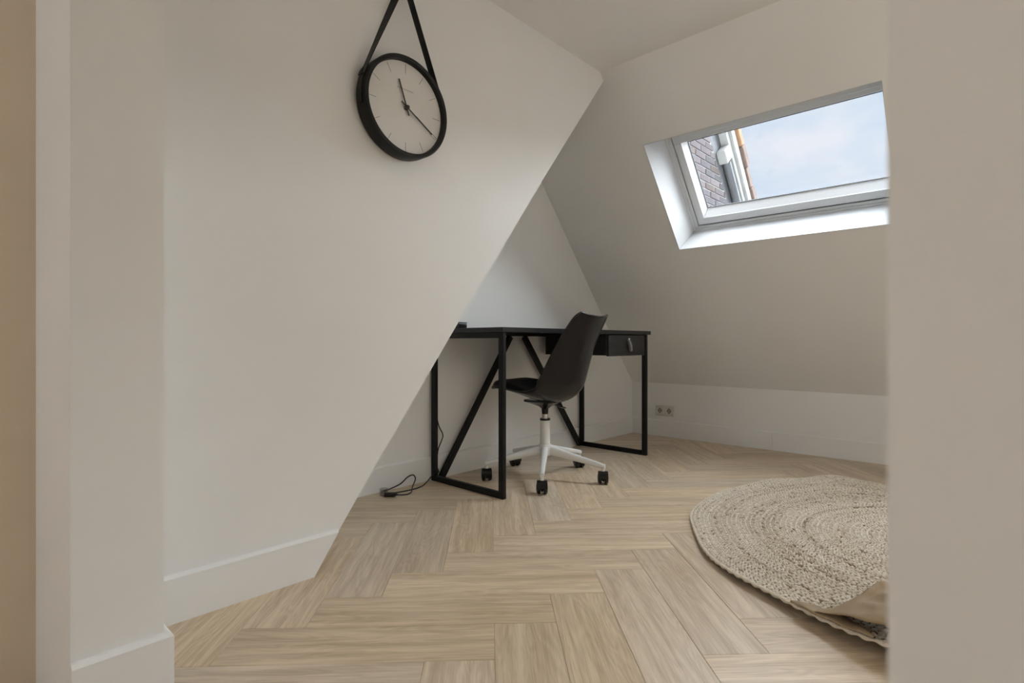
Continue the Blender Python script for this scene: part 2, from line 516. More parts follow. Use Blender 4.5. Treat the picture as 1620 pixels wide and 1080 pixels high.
add_prism(bm, [(PX0, Y_STUB), (PX1, Y_STUB), (PX1, Y_C), (0.10, Y_C), (0.10, 1.43), (0.154, 1.43)], 'z', -0.05, Z_C + 0.05)
wall_stub = struct(to_obj('wall_partition_left', bm, M_WALL))
wall_jamb = struct(box_obj('wall_partition_right', (PX0, PX1, Y_END, Y_JAMB, -0.05, Z_C + 0.05), M_WALL))
wall_hall = struct(box_obj('wall_hall', (X_HALL, 0.16, 1.425, 1.80, -0.05, Z_C + 0.05), M_HALL))
wall_hallback = struct(box_obj('wall_hall_back', (X_HALL - 0.1, X_HALL, Y_END, 1.80, -0.05, Z_C + 0.05), M_WALL))
wall_end = struct(box_obj('wall_front', (X_HALL - 0.1, X_R + 0.19, Y_END - 0.1, Y_END, -0.05, Z_C + 0.05), M_WALL))

# ------------------------------------------------------------------ baseboards (0.118 high, top edge chamfered)
BH, BT = 0.118, 0.014
def base_profile(face, out):
    """profile points in (across, z) for a board whose wall face is 'face' and front face 'out'"""
    d = 1 if out > face else -1
    return [(face, 0.0), (out, 0.0), (out, BH - 0.007), (out - d * 0.007, BH), (face, BH)]
# behind the desk, along X
bm = bmesh.new(); add_prism(bm, base_profile(Y_B, Y_B - BT), 'x', 0.80, X_R); struct(to_obj('baseboard_back', bm, M_BASE))
# along the knee wall, in two lengths that meet in a fine joint
bb = struct(empty('baseboard_right', (X_R, 1.0, 0)))
for y0, y1 in ((Y_END, 1.1385), (1.1395, Y_B - BT)):
    bm = bmesh.new(); add_prism(bm, [(p[0] - X_R, p[1]) for p in base_profile(X_R, X_R - BT)], 'y', y0 - 1.0, y1 - 1.0)
    to_obj('board', bm, M_BASE, bb)
# under the clock: the far end follows the raking edge of the wall
bm = bmesh.new()
yf, yw = Y_C - BT, Y_C
def rake(z): return 0.783 + z * 0.70
vs = {}
def V(x, y, z):
    return bm.verts.new((x, y, z))
xa = PX1
sec = [(yw, 0.0), (yf, 0.0), (yf, BH - 0.007), (yf + 0.007, BH), (yw, BH)]
A = [V(xa, y, z) for y, z in sec]
B = [V(rake(z), y, z) for y, z in sec]
bm.faces.new(A); bm.faces.new(B[::-1])
for i in range(5):
    bm.faces.new((A[i], A[(i + 1) % 5], B[(i + 1) % 5], B[i]))
struct(to_obj('baseboard_left', bm, M_BASE))
# round the end of the partition
bm = bmesh.new()
pr = [(0.0, 0.0), (BT, 0.0), (BT, BH - 0.007), (BT - 0.007, BH), (0.0, BH)]
stations = [[bm.verts.new((x, y, z)) for (x, y, z) in row] for row in (
    [(PX0, Y_STUB - d, z) for d, z in pr], [(PX1 + d, Y_STUB - d, z) for d, z in pr], [(PX1 + d, Y_C - BT, z) for d, z in pr])]
for A, B in zip(stations[:-1], stations[1:]):
    for i in range(5):
        bm.faces.new((A[i], A[(i + 1) % 5], B[(i + 1) % 5], B[i]))
bm.faces.new(stations[0]); bm.faces.new(stations[-1][::-1])
struct(to_obj('baseboard_partition', bm, M_BASE))

# ------------------------------------------------------------------ skylights
def skylight(name, W, label):
    y0, y1, s0, s1 = W
    root = struct(empty(name, slope((y0 + y1) / 2, s0, 0)))
    root['label'] = label
    inv = Matrix.Translation(-root.location)
    def part(nm, boxes, mat, parent=root, bevel=0.0):
        bm = bmesh.new()
        for b in boxes: add_slope_box(bm, *b, bevel=bevel)
        bmesh.ops.transform(bm, matrix=inv, verts=bm.verts[:])
        return to_obj(nm, bm, mat, parent)
    e = 0.004
    # lining boards, a hair proud of the plaster
    lin = 0.012
    M4 = Matrix(((0, U.x, NRM.x, BASE.x), (1, 0, 0, 0), (0, U.z, NRM.z, BASE.z), (0, 0, 0, 1)))
    def lining(a):           # splayed board: eight (y, s, t) corners
        bm = bmesh.new()
        vs = [bm.verts.new(M4 @ Vector(p)) for p in a]
        for f in ((0, 3, 2, 1), (4, 5, 6, 7), (0, 1, 5, 4), (1, 2, 6, 5), (2, 3, 7, 6), (3, 0, 4, 7)):
            bm.faces.new([vs[i] for i in f])
        bmesh.ops.transform(bm, matrix=inv, verts=bm.verts[:])
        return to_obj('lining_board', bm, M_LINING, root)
    T = T_SLAB + 0.01
    sp = 0.028
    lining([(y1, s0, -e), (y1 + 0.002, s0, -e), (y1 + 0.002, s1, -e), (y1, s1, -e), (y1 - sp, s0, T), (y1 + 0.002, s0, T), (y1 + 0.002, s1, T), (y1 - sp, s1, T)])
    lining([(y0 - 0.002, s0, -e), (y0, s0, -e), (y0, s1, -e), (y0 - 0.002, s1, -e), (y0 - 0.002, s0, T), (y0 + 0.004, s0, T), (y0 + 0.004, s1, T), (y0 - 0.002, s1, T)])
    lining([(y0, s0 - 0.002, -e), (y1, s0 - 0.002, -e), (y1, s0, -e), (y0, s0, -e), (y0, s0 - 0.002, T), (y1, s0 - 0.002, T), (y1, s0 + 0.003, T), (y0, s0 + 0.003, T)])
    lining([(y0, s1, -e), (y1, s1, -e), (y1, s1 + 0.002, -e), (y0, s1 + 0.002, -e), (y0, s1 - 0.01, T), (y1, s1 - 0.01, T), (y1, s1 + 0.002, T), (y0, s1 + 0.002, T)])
    def ring(a, b, c, d, w, t0, t1, wt=None, wb=None):
        wt = w if wt is None else wt
        wb = w if wb is None else wb
        return [(a, b, c, c + wb, t0, t1), (a, b, d - wt, d, t0, t1), (a, a + w, c + wb, d - wt, t0, t1), (b - w, b, c + wb, d - wt, t0, t1)]
    fy1, fs0, fs1 = y1 - sp + 0.004, s0 - 0.004, s1 + 0.0
    fy0 = y0 - 0.10
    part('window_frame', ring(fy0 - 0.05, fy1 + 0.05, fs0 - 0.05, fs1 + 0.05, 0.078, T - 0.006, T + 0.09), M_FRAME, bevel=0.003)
    part('inner_lip', ring(fy0, fy1 + 0.002, fs0, fs1, 0.014, T - 0.018, T - 0.0065), M_FRAME, bevel=0.003)
    a, b, c, d = fy0 + 0.032, fy1 - 0.032, fs0 + 0.034, fs1 - 0.03
    part('seal', ring(a - 0.006, b + 0.006, c - 0.007, d + 0.006, 0.012, T + 0.006, T + 0.05), M_SEAL)
    sash = part('sash', ring(a, b, c, d, 0.042, T - 0.002, T + 0.07, 0.078), M_FRAME, bevel=0.003)
    a2, b2, c2, d2 = a + 0.040, b - 0.040, c + 0.040, d - 0.076
    bm = bmesh.new()                                  # bead with a face splayed towards the glass, mitred at the corners
    outer = [(a2, c2), (b2, c2), (b2, d2), (a2, d2)]
    inner = [(a2 + 0.018, c2 + 0.036), (b2 - 0.018, c2 + 0.036), (b2 - 0.018, d2 - 0.020), (a2 + 0.018, d2 - 0.020)]
    q = [[bm.verts.new(M4 @ Vector((y, s_, t_))) for y, s_ in loop] for loop, t_ in ((outer, T + 0.002), (inner, T + 0.050), (inner, T + 0.0555), (outer, T + 0.0555))]
    for A_, B_ in zip(q, q[1:] + q[:1]):
        for i_ in range(4):
            bm.faces.new((A_[i_], A_[(i_ + 1) % 4], B_[(i_ + 1) % 4], B_[i_]))
    bmesh.ops.transform(bm, matrix=inv, verts=bm.verts[:])
    to_obj('glazing_bead', bm, M_BEAD, sash)
    part('glazing_seal', ring(a2 + 0.0175, b2 - 0.0175, c2 + 0.0355, d2 - 0.0195, 0.0030, T + 0.047, T + 0.0555), M_SEAL, sash)
    part('glass_pane', [(a2 + 0.01, b2 - 0.01, c2 + 0.02, d2 - 0.012, T + 0.0556, T + 0.0615)], M_GLASS, sash)
    part('ventilation_bar', [(a + 0.05, b - 0.05, d - 0.052, d - 0.014, T - 0.016, T - 0.0025)], M_FRAME, sash, bevel=0.004)
    return root
skylight('window_1', W1, 'white roof window in the sloping wall, looking onto sky and a brick gable')
skylight('window_added', W2, 'unseen second roof window added along the sloping wall to let in more daylight')

# ================================================================== globes added as unseen fill light: one in the room, one in the hall
def fill_globe(loc, r, power, colour, label):
    root = empty('added_fill_globe', (loc[0], loc[1], Z_C))
    tag(root, label, 'lamp', 'added fill globes')
    m, nt, b = new_mat('fill_globe_glow')
    b.inputs['Base Color'].default_value = (0.8, 0.8, 0.8, 1)
    b.inputs['Emission Color'].default_value = colour + (1,)
    b.inputs['Emission Strength'].default_value = power
    drop = Z_C - loc[2]
    bm = bmesh.new(); bmesh.ops.create_uvsphere(bm, u_segments=32, v_segments=18, radius=r, matrix=Matrix.Translation((0, 0, -drop)))
    to_obj('globe', bm, m, root, smooth=True)
    bm = bmesh.new(); add_tube(bm, [(0, 0, -0.02), (0, 0, -drop + r)], 0.003, 8); to_obj('cord', bm, M_CABLE, root)
    bm = bmesh.new(); add_lathe(bm, [(0, -0.025), (0.045, -0.025), (0.05, -0.018), (0.05, 0.0), (0, 0.0)], 24); to_obj('ceiling_rose', bm, M_WHITE, root, smooth=True, angle=40)
    return root
fill_globe((1.55, -1.55, 1.60), 0.17, ROOM_FILL, (1.0, 0.965, 0.93), 'unseen glowing globe added as fill light in the room beyond the opening')
fill_globe((-2.4, 1.05, 1.50), 0.20, HALL_FILL, (0.89, 0.935, 0.98), 'unseen glowing globe added as fill light in the deep hall before the opening')

# ================================================================== desk
desk = empty('desk', (2.36, 1.90, 0))
tag(desk, 'black desk with closed metal side frames and one drawer against the back wall', 'desk')
dx, dy = 2.36, 1.90
def local(bm):
    bmesh.ops.translate(bm, vec=(-dx, -dy, 0), verts=bm.verts[:])
DT = 0.753
DX0, DX1, DY0, DY1 = 1.716, 3.025, 1.640, 2.136
bm = bmesh.new(); add_box(bm, DX0, DX1, DY0, DY1, DT - 0.022, DT, bevel=0.0015, seg=1); local(bm)
to_obj('desktop', bm, M_BLACKOAK, desk)
LX0, LX1 = 1.722, 2.972
tw, td = 0.020, 0.030
for x in (LX0, LX1):
    fr = None
    for y in (1.643, 2.108):
        bm = bmesh.new(); add_box(bm, x, x + tw, y, y + td, 0.0, DT - 0.0225, bevel=0.0015, seg=1); local(bm)
        leg = to_obj('leg', bm, M_METAL, desk)
    bm = bmesh.new(); add_box(bm, x + 0.0004, x + tw - 0.0004, 1.6735, 2.1075, 0.0, 0.028, bevel=0.0015, seg=1); local(bm)
    to_obj('foot_rail', bm, M_METAL, desk)
    bm = bmesh.new(); add_box(bm, x + 0.0004, x + tw - 0.0004, 1.6735, 2.1075, DT - 0.048, DT - 0.0225, bevel=0.0015, seg=1); local(bm)
    to_obj('top_rail', bm, M_METAL, desk)
bm = bmesh.new(); add_box(bm, 1.743, 2.5715, 1.73, 1.76, DT - 0.031, DT - 0.0225, bevel=0.001); local(bm)
to_obj('support_strip', bm, M_METAL, desk)
bm = bmesh.new(); add_box(bm, 1.743, 2.971, 2.126, 2.136, DT - 0.032, DT - 0.0225, bevel=0.001); local(bm)
to_obj('rear_rail', bm, M_METAL, desk)
for a, b in (((1.768, 0.014), (2.272, DT - 0.036)), ((2.94, 0.014), (2.392, DT - 0.036))):
    bm = bmesh.new()
    add_bar(bm, (a[0], 2.112, a[1]), (b[0], 2.112, b[1]), 0.024, 0.03, up=(0, 0, 1), bevel=0.0015); local(bm)
    to_obj('diagonal_brace', bm, M_METAL, desk)
# drawer box
bm = bmesh.new()
add_box(bm, 2.573, 2.971, 1.668, 2.10, 0.612, DT - 0.0225, bevel=0.0015, seg=1); local(bm)
to_obj('drawer_box', bm, M_BLACKOAK, desk)
bm = bmesh.new()
add_box(bm, 2.573, 2.9705, 1.649, 1.6675, 0.608, DT - 0.026, bevel=0.002, seg=1); local(bm)
dr = to_obj('drawer_front', bm, M_BLACKOAK, desk)
dr['label'] = 'black wood drawer front'
bm = bmesh.new()
hx, hz = 2.764, 0.700
prof = [(0.0, 0.0), (-0.012, 0.004), (-0.018, -0.010), (-0.022, -0.035), (-0.020, -0.060), (-0.014, -0.068), (-0.008, -0.060), (-0.010, -0.030), (-0.006, -0.008)]
A = [bm.verts.new((hx - 0.009 + 0.28 * -p[1], 1.649 + p[0], hz + p[1])) for p in prof]
B = [bm.verts.new((hx + 0.011 + 0.28 * -p[1], 1.649 + p[0], hz + p[1])) for p in prof]
bm.faces.new(A); bm.faces.new(B[::-1])
for i in range(len(prof)):
    j = (i + 1) % len(prof)
    bm.faces.new((A[i], A[j], B[j], B[i]))
local(bm)
M_PULL = simple('grey_leather', (0.16, 0.15, 0.145), 0.5, var=0.1, nscale=40, bump=0.3, bscale=300)
pull = to_obj('pull_tab', bm, M_PULL, dr); pull['label'] = 'small grey leather pull loop'
bm = bmesh.new()
add_lathe(bm, [(0, 0.0), (0.005, 0.0), (0.005, 0.004), (0.003, 0.006), (0, 0.006)], 12,
          Matrix.Translation((hx + 0.001, 1.638, hz + 0.004)) @ Matrix.Rotation(PI / 2, 4, 'X')); local(bm)
to_obj('rivet', bm, M_STEEL, dr)

# small box at the far left end of the desktop
bx = empty('desk_box', (1.772, 2.02, DT))
tag(bx, 'small black box on the left end of the desktop beside the clock wall', 'box')
bm = bmesh.new(); add_box(bm, -0.028, 0.028, -0.06, 0.06, 0.0, 0.024, bevel=0.002, seg=2); to_obj('box_body', bm, M_PLASTIC, bx)
bm = bmesh.new(); add_box(bm, -0.029, 0.029, -0.061, 0.061, 0.0243, 0.031, bevel=0.002, seg=2); to_obj('box_lid', bm, M_PLASTIC, bx)

# ================================================================== office chair
CH = empty('office_chair', (2.149, 1.757, 0), math.radians(9))
tag(CH, 'black shell swivel chair on a white five-arm castor base, pushed up to the desk', 'chair')
prof = [(.230, .452, .145, .000), (.196, .458, .180, .006), (.115, .437, .203, .026), (.015, .404, .214, .050), (-.068, .394, .218, .075),
        (-.132, .410, .219, .098), (-.182, .462, .217, .108), (-.207, .545, .209, .094), (-.229, .635, .199, .072), (-.258, .720, .188, .052),
        (-.284, .782, .176, .038), (-.302, .812, .146, .030)]
NT, NU = 46, 23
P = catmull(prof, NT)
def shell_pt(i, a, off=0.0, shrink=1.0):
    y, z, hw, cup = P[i]
    p0 = P[max(i - 1, 0)]; p1 = P[min(i + 1, NT - 1)]
    t = Vector((0, p1[0] - p0[0], p1[1] - p0[1])).normalized()
    n = Vector((0, t.z, -t.y))          # towards the sitter: up from the seat, forward from the back
    x = a * hw * shrink
    return Vector((x, y, z)) + n * (cup * abs(a) ** 2.1 + off)
bm = bmesh.new()
G = [[bm.verts.new(shell_pt(i, -1 + 2 * j / (NU - 1))) for j in range(NU)] for i in range(NT)]
for i in range(NT - 1):
    for j in range(NU - 1):
        bm.faces.new((G[i][j], G[i][j + 1], G[i + 1][j + 1], G[i + 1][j]))
shell = to_obj('shell', bm, M_PLASTIC, CH, smooth=True)
md = shell.modifiers.new('thick', 'SOLIDIFY'); md.thickness = 0.013; md.offset = 0.0
md = shell.modifiers.new('round', 'SUBSURF'); md.levels = 2; md.render_levels = 2
# seat pad
bm = bmesh.new()
i0, i1 = 1, 19
top = []; bot = []
for i in range(i0, i1 + 1):
    f = (i - i0) / (i1 - i0)
    rt, rb = [], []
    for j in range(17):
        a = -1 + 2 * j / 16
        ed = (1 - abs(a) ** 6) * (1 - abs(2 * f - 1) ** 8)
        rt.append(bm.verts.new(shell_pt(i, a * 0.93, 0.007 + 0.030 * ed ** 0.5)))
        rb.append(bm.verts.new(shell_pt(i, a * 0.93, 0.006)))
    top.append(rt); bot.append(rb)
for i in range(len(top) - 1):
    for j in range(16):
        bm.faces.new((top[i][j], top[i][j + 1], top[i + 1][j + 1], top[i + 1][j]))
        bm.faces.new((bot[i][j], bot[i + 1][j], bot[i + 1][j + 1], bot[i][j + 1]))
for i in range(len(top) - 1):
    for j in (0, 16):
        bm.faces.new((top[i][j], top[i + 1][j], bot[i + 1][j], bot[i][j]))
for i in (0, len(top) - 1):
    for j in range(16):
        bm.faces.new((top[i][j], top[i][j + 1], bot[i][j + 1], bot[i][j]))
pad = to_obj('seat_pad', bm, M_LEATHER, CH, smooth=True, angle=60)
# mounting plate, lever, gas lift, column
bm = bmesh.new()
sec = [(0.085, 0.398), (0.085, 0.388), (0.058, 0.376), (0.03, 0.362), (0.018, 0.350), (0.0155, 0.323), (0, 0.323)]
rings = []
for r, z in sec:
    sq = max(0.0, min(1.0, (r - 0.02) / 0.07))
    ring = []
    for k in range(24):
        a = 2 * PI * k / 24
        q = (abs(math.cos(a)) ** (2 + 6 * sq) + abs(math.sin(a)) ** (2 + 6 * sq)) ** (-1 / (2 + 6 * sq))
        ring.append(bm.verts.new((r * q * math.cos(a), r * q * math.sin(a), z)))
    rings.append(ring)
for A, B in zip(rings[:-2], rings[1:-1]):
    for k in range(24):
        bm.faces.new((A[k], A[(k + 1) % 24], B[(k + 1) % 24], B[k]))
bm.faces.new(rings[0]); bm.faces.new(rings[-2][::-1])
bmesh.ops.delete(bm, geom=rings[-1], context='VERTS')
to_obj('seat_mount', bm, M_PLASTIC, CH, smooth=True, angle=40)
bm = bmesh.new()
add_tube(bm, [(0.02, -0.01, 0.368), (0.07, -0.012, 0.366), (0.115, -0.015, 0.353), (0.13, -0.016, 0.349)], 0.0045, 8)
add_box(bm, -0.004, 0.052, -0.011, 0.011, -0.0035, 0.0035, bevel=0.003, seg=2, M=Matrix.Translation((0.128, -0.016, 0.349)) @ Matrix.Rotation(math.radians(14), 4, 'Y'))
to_obj('height_lever', bm, M_PLASTIC, CH, smooth=True, angle=40)
bm = bmesh.new(); add_lathe(bm, [(0, 0.28), (0.0145, 0.28), (0.0145, 0.3225), (0, 0.3225)], 24)
to_obj('gas_lift', bm, M_STEEL, CH, smooth=True, angle=40)
bm = bmesh.new(); add_lathe(bm, [(0.015, 0.292), (0.0262, 0.292), (0.0268, 0.296), (0.0262, 0.301), (0.015, 0.301)], 28, closed=True)
to_obj('collar', bm, M_PLASTIC, CH, smooth=True, angle=40)
bm = bmesh.new(); add_lathe(bm, [(0, 0.165), (0.0255, 0.165), (0.025, 0.2915), (0, 0.2915)], 28)
col = to_obj('column', bm, M_WHITEMETAL, CH, smooth=True, angle=40); col['label'] = 'white column tube'
bm = bmesh.new(); add_lathe(bm, [(0, 0.112), (0.028, 0.112), (0.034, 0.118), (0.036, 0.158), (0.031, 0.170), (0, 0.170)], 28)
hub = to_obj('base_hub', bm, M_WHITEMETAL, CH, smooth=True, angle=40)
R_ARM = 0.30
# castor prototypes
def arm_bm():
    bm = bmesh.new()
    rows = []
    for k in range(9):
        f = k / 8
        r = 0.024 + f * (R_ARM + 0.010 - 0.024)
        zt = 0.165 - 0.070 * f ** 1.05
        h = 0.048 - 0.027 * f
        w = 0.034 - 0.013 * f
        ring = []
        for m in range(12):
            a = 2 * PI * m / 12
            cx = math.copysign(abs(math.cos(a)) ** 0.6, math.cos(a)); sx = math.copysign(abs(math.sin(a)) ** 0.6, math.sin(a))
            ring.append(bm.verts.new((r, cx * w / 2, zt - h / 2 + sx * h / 2)))
        rows.append(ring)
    for A, B in zip(rows[:-1], rows[1:]):
        for m in range(12):
            bm.faces.new((A[m], A[(m + 1) % 12], B[(m + 1) % 12], B[m]))
    bm.faces.new(rows[0]); bm.faces.new(rows[-1][::-1])
    add_tube(bm, [(R_ARM, 0, 0.085), (R_ARM, 0, 0.062)], 0.0085, 14)
    return bm
angs = [0.7 + 72 * k for k in range(5)]
arm_me = wheel_me = hood_me = None
swivel = [40, 45, 20, 16, 18]
for k, a in enumerate(angs):
    wa = math.radians(a) - CH.rotation_euler[2]
    if arm_me is None:
        o = to_obj('base_arm', arm_bm(), M_WHITEMETAL, CH, smooth=True, angle=45); arm_me = o.data
    else:
        o = bpy.data.objects.new('base_arm', arm_me); link(o, CH)
    o.rotation_euler = (0, 0, wa)
    px, py = R_ARM * math.cos(wa), R_ARM * math.sin(wa)
    # castor: hood with two wheels; wheels face the viewer's line so that the gap between them shows
    face = math.atan2(-(1.757 + R_ARM * math.sin(math.radians(a))), -(2.149 + R_ARM * math.cos(math.radians(a)))) - CH.rotation_euler[2] + math.radians(swivel[k] - 14)
    if hood_me is None:
        bm = bmesh.new()
        pr = [(-0.030, 0.022), (-0.029, 0.042), (-0.020, 0.055), (-0.006, 0.062), (0.010, 0.062), (0.022, 0.055), (0.029, 0.042), (0.0285, 0.030), (0.026, 0.040), (0.018, 0.051), (0.0, 0.057), (-0.016, 0.051), (-0.0262, 0.040), (-0.0275, 0.022)]
        hull = add_prism(bm, pr, 'y', -0.0235, 0.0235)
        add_box(bm, -0.0265, 0.0255, -0.0058, 0.0058, 0.015, 0.052, bevel=0.004)
        add_tube(bm, [(0, 0, 0.058), (0, 0, 0.068)], 0.0075, 12)
        o = to_obj('castor', bm, M_WHEEL, CH); hood_me = o.data
    else:
        o = bpy.data.objects.new('castor', hood_me); link(o, CH)
    o.location = (px, py, 0); o.rotation_euler = (0, 0, face)
    for sgn in (-1, 1):
        if wheel_me is None:
            bm = bmesh.new()
            add_lathe(bm, [(0, -0.0085), (0.022, -0.0085), (0.0272, -0.007), (0.028, -0.003), (0.0278, 0.004), (0.025, 0.008), (0.019, 0.0105), (0.010, 0.0115), (0, 0.012)], 28, Matrix.Rotation(-PI / 2, 4, 'X'))
            w = to_obj('wheel', bm, M_WHEEL, o, smooth=True, angle=50); wheel_me = w.data
        else:
            w = bpy.data.objects.new('wheel', wheel_me); link(w, o)
        w.location = (-0.001, sgn * 0.0148, 0.028)
        w.rotation_euler = (0, 0, 0 if sgn > 0 else PI)

# ================================================================== wall clock
CX, CZ, CR = 1.090, 1.463, 0.166
CK = empty('wall_clock', (CX, Y_C, CZ))
tag(CK, 'round wall clock with deep black rim hung by a black leather strap', 'clock')
D = 0.058                                                   # depth of the case
toY = Matrix.Rotation(PI / 2, 4, 'X')                       # lathe axis Z -> -Y (into the room)
bm = bmesh.new()
add_lathe(bm, [(CR - 0.006, 0.002), (CR - 0.001, 0.006), (CR, 0.012), (CR, D - 0.006), (CR - 0.003, D - 0.001), (CR - 0.010, D), (CR - 0.0145, D - 0.002),
               (CR - 0.0155, D - 0.007), (CR - 0.0155, 0.002)], 96, toY, closed=True)
to_obj('rim', bm, M_RIM, CK, smooth=True, angle=50)
DZ = D - 0.020                                              # dial sits back inside the rim
bm = bmesh.new(); add_lathe(bm, [(0, 0.004), (CR - 0.016, 0.004), (CR - 0.016, DZ), (0, DZ)], 96, toY)
dial = to_obj('dial', bm, M_DIAL, CK, smooth=True, angle=40); dial['label'] = 'plain pale dial'
def on_dial(bm, pts2, z0, z1):
    A = [bm.verts.new((p[0], -z0, p[1])) for p in pts2]
    B = [bm.verts.new((p[0], -z1, p[1])) for p in pts2]
    bm.faces.new(A); bm.faces.new(B[::-1])
    for i in range(len(pts2)):
        j = (i + 1) % len(pts2)
        bm.faces.new((A[i], B[i], B[j], A[j]))
def strip(bm, ang, r0, r1, w0, w1, z0, z1):
    """bar pointing at clock angle 'ang' (degrees from 12, clockwise)"""
    a = math.radians(ang); d = Vector((math.sin(a), math.cos(a))); n = Vector((d.y, -d.x))
    on_dial(bm, [d * r0 + n * w0 / 2, d * r1 + n * w1 / 2, d * r1 - n * w1 / 2, d * r0 - n * w0 / 2], z0, z1)
mk = None
for h in range(12):
    bm = bmesh.new(); strip(bm, 0, CR - 0.052, CR - 0.021, 0.0011, 0.0011, DZ + 0.0001, DZ + 0.0005)
    if mk is None:
        o = to_obj('hour_mark', bm, M_MARK, dial); mk = o.data
    else:
        bm.free(); o = bpy.data.objects.new('hour_mark', mk); link(o, dial)
    o.rotation_euler = (0, math.radians(30 * h), 0)
# faint row of tiny print above the hands (too small to read)
bm = bmesh.new()
x = -0.033
for w in (3.4, 3.0, 3.6, 3.2, 3.6, 3.4, 3.0, 3.2, 2.8, 3.4):
    w *= 0.001
    hgt = 0.0052
    on_dial(bm, [(x, 0.058), (x + 0.0009, 0.058), (x + 0.0009, 0.058 + hgt), (x, 0.058 + hgt)], DZ + 0.0001, DZ + 0.0004)
    on_dial(bm, [(x + w, 0.058), (x + w + 0.0009, 0.058), (x + w + 0.0009, 0.058 + hgt), (x + w, 0.058 + hgt)], DZ + 0.0001, DZ + 0.0004)
    on_dial(bm, [(x, 0.0604), (x + w, 0.0604), (x + w, 0.0612), (x, 0.0612)], DZ + 0.0001, DZ + 0.0004)
    x += w + 0.0033
o = to_obj('dial_print', bm, M_PRINT, dial); o['label'] = 'faint grey row of tiny print'
bm = bmesh.new(); strip(bm, -20, -0.026, 0.090, 0.0052, 0.0052, DZ + 0.006, DZ + 0.0075)
o = to_obj('hour_hand', bm, M_HAND, CK)
bm = bmesh.new(); strip(bm, 121, -0.026, 0.120, 0.0045, 0.0045, DZ + 0.009, DZ + 0.0105)
o = to_obj('minute_hand', bm, M_HAND, CK)
bm = bmesh.new(); strip(bm, 121, 0.04, 0.142, 0.0011, 0.0008, DZ + 0.0125, DZ + 0.0135)
o = to_obj('second_hand', bm, M_HAND, CK)
bm = bmesh.new(); add_lathe(bm, [(0, DZ), (0.0065, DZ), (0.0065, DZ + 0.015), (0.005, DZ + 0.017), (0, DZ + 0.017)], 20, toY)
to_obj('hand_hub', bm, M_HAND, CK, smooth=True, angle=40)
# strap: runs from the peg tangentially down either side and along the rim's side
peg = Vector((0.0, 1.892 - CZ))
d0 = peg.length
tang = math.acos(CR / d0)
YS = -0.030                                                  # strap centre line, in front of the wall
SWID = 0.026
for sgn, dr_ in ((-1, 54), (1, 62)):
    bm = bmesh.new()
    path = []
    rr = CR + 0.0022
    for k in range(10):
        f = k / 9
        q = peg.lerp(Vector((sgn * rr * math.sin(tang), rr * math.cos(tang))), f)
        path.append(q)
    for k in range(1, 12):
        a = tang + math.radians(dr_ - 20) * k / 11
        path.append(Vector((sgn * rr * math.sin(a), rr * math.cos(a))))
    secs = []
    for i, q in enumerate(path):
        t = (path[min(i + 1, len(path) - 1)] - path[max(i - 1, 0)]).normalized()
        n = Vector((t.y, -t.x)) * sgn * -1
        h = SWID / 2
        # the left half is twisted a little towards the room where it hangs free
        tau = math.radians(38) * (1 - sstep(0.0, 1.0, i / 9)) if sgn < 0 else 0.0
        ip = Vector((abs(t.y), -t.x * (1 if t.y > 0 else -1)))
        wv = Vector((ip.x * math.sin(tau), -math.cos(tau), ip.y * math.sin(tau)))
        nv = Vector((n.x, 0, n.y)); tv = Vector((t.x, 0, t.y))
        ov = wv.cross(tv); ov = ov if ov.dot(nv) > 0 else -ov
        c0 = Vector((q.x, YS, q.y))
        secs.append([bm.verts.new(c0 + wv * w_ + ov * o_) for w_, o_ in ((-h, 0.0), (h, 0.0), (h, 0.0026), (-h, 0.0026))])
    for A, B in zip(secs[:-1], secs[1:]):
        for m in range(4):
            bm.faces.new((A[m], A[(m + 1) % 4], B[(m + 1) % 4], B[m]))
    bm.faces.new(secs[0]); bm.faces.new(secs[-1][::-1])
    st = to_obj('strap', bm, M_LEATHER, CK)
    if sgn < 0:
        st['label'] = 'black leather strap with a metal buckle'
        bm = bmesh.new()
        a = tang - 0.02
        c = Vector((sgn * (rr + 0.004) * math.sin(a), 0, (rr + 0.004) * math.cos(a)))
        rot = Matrix.Translation((c.x, YS, c.z)) @ Matrix.Rotation(sgn * a, 4, 'Y')
        for (x0, x1, y0, y1) in ((-0.013, -0.009, -0.016, 0.016), (0.009, 0.013, -0.016, 0.016), (-0.009, 0.009, -0.016, -0.012), (-0.009, 0.009, 0.012, 0.016)):
            add_box(bm, x0, x1, y0, y1, -0.0015, 0.0025, bevel=0.001, seg=1, M=rot)
        add_box(bm, -0.012, 0.012, -0.0012, 0.0012, 0.0025, 0.0045, M=rot)
        M_BUCKLE = simple('gunmetal', (0.09, 0.088, 0.085), 0.35, metal=0.8, var=0.1, nscale=30)
        to_obj('buckle', bm, M_BUCKLE, st)
bm = bmesh.new()
add_lathe(bm, [(0, 0.0), (0.010, 0.0), (0.010, 0.045), (0.014, 0.047), (0.014, 0.053), (0, 0.055)], 20, Matrix.Translation((0, 0, peg.y - 0.012)) @ toY)
to_obj('peg', bm, M_RIM, CK, smooth=True, angle=40)

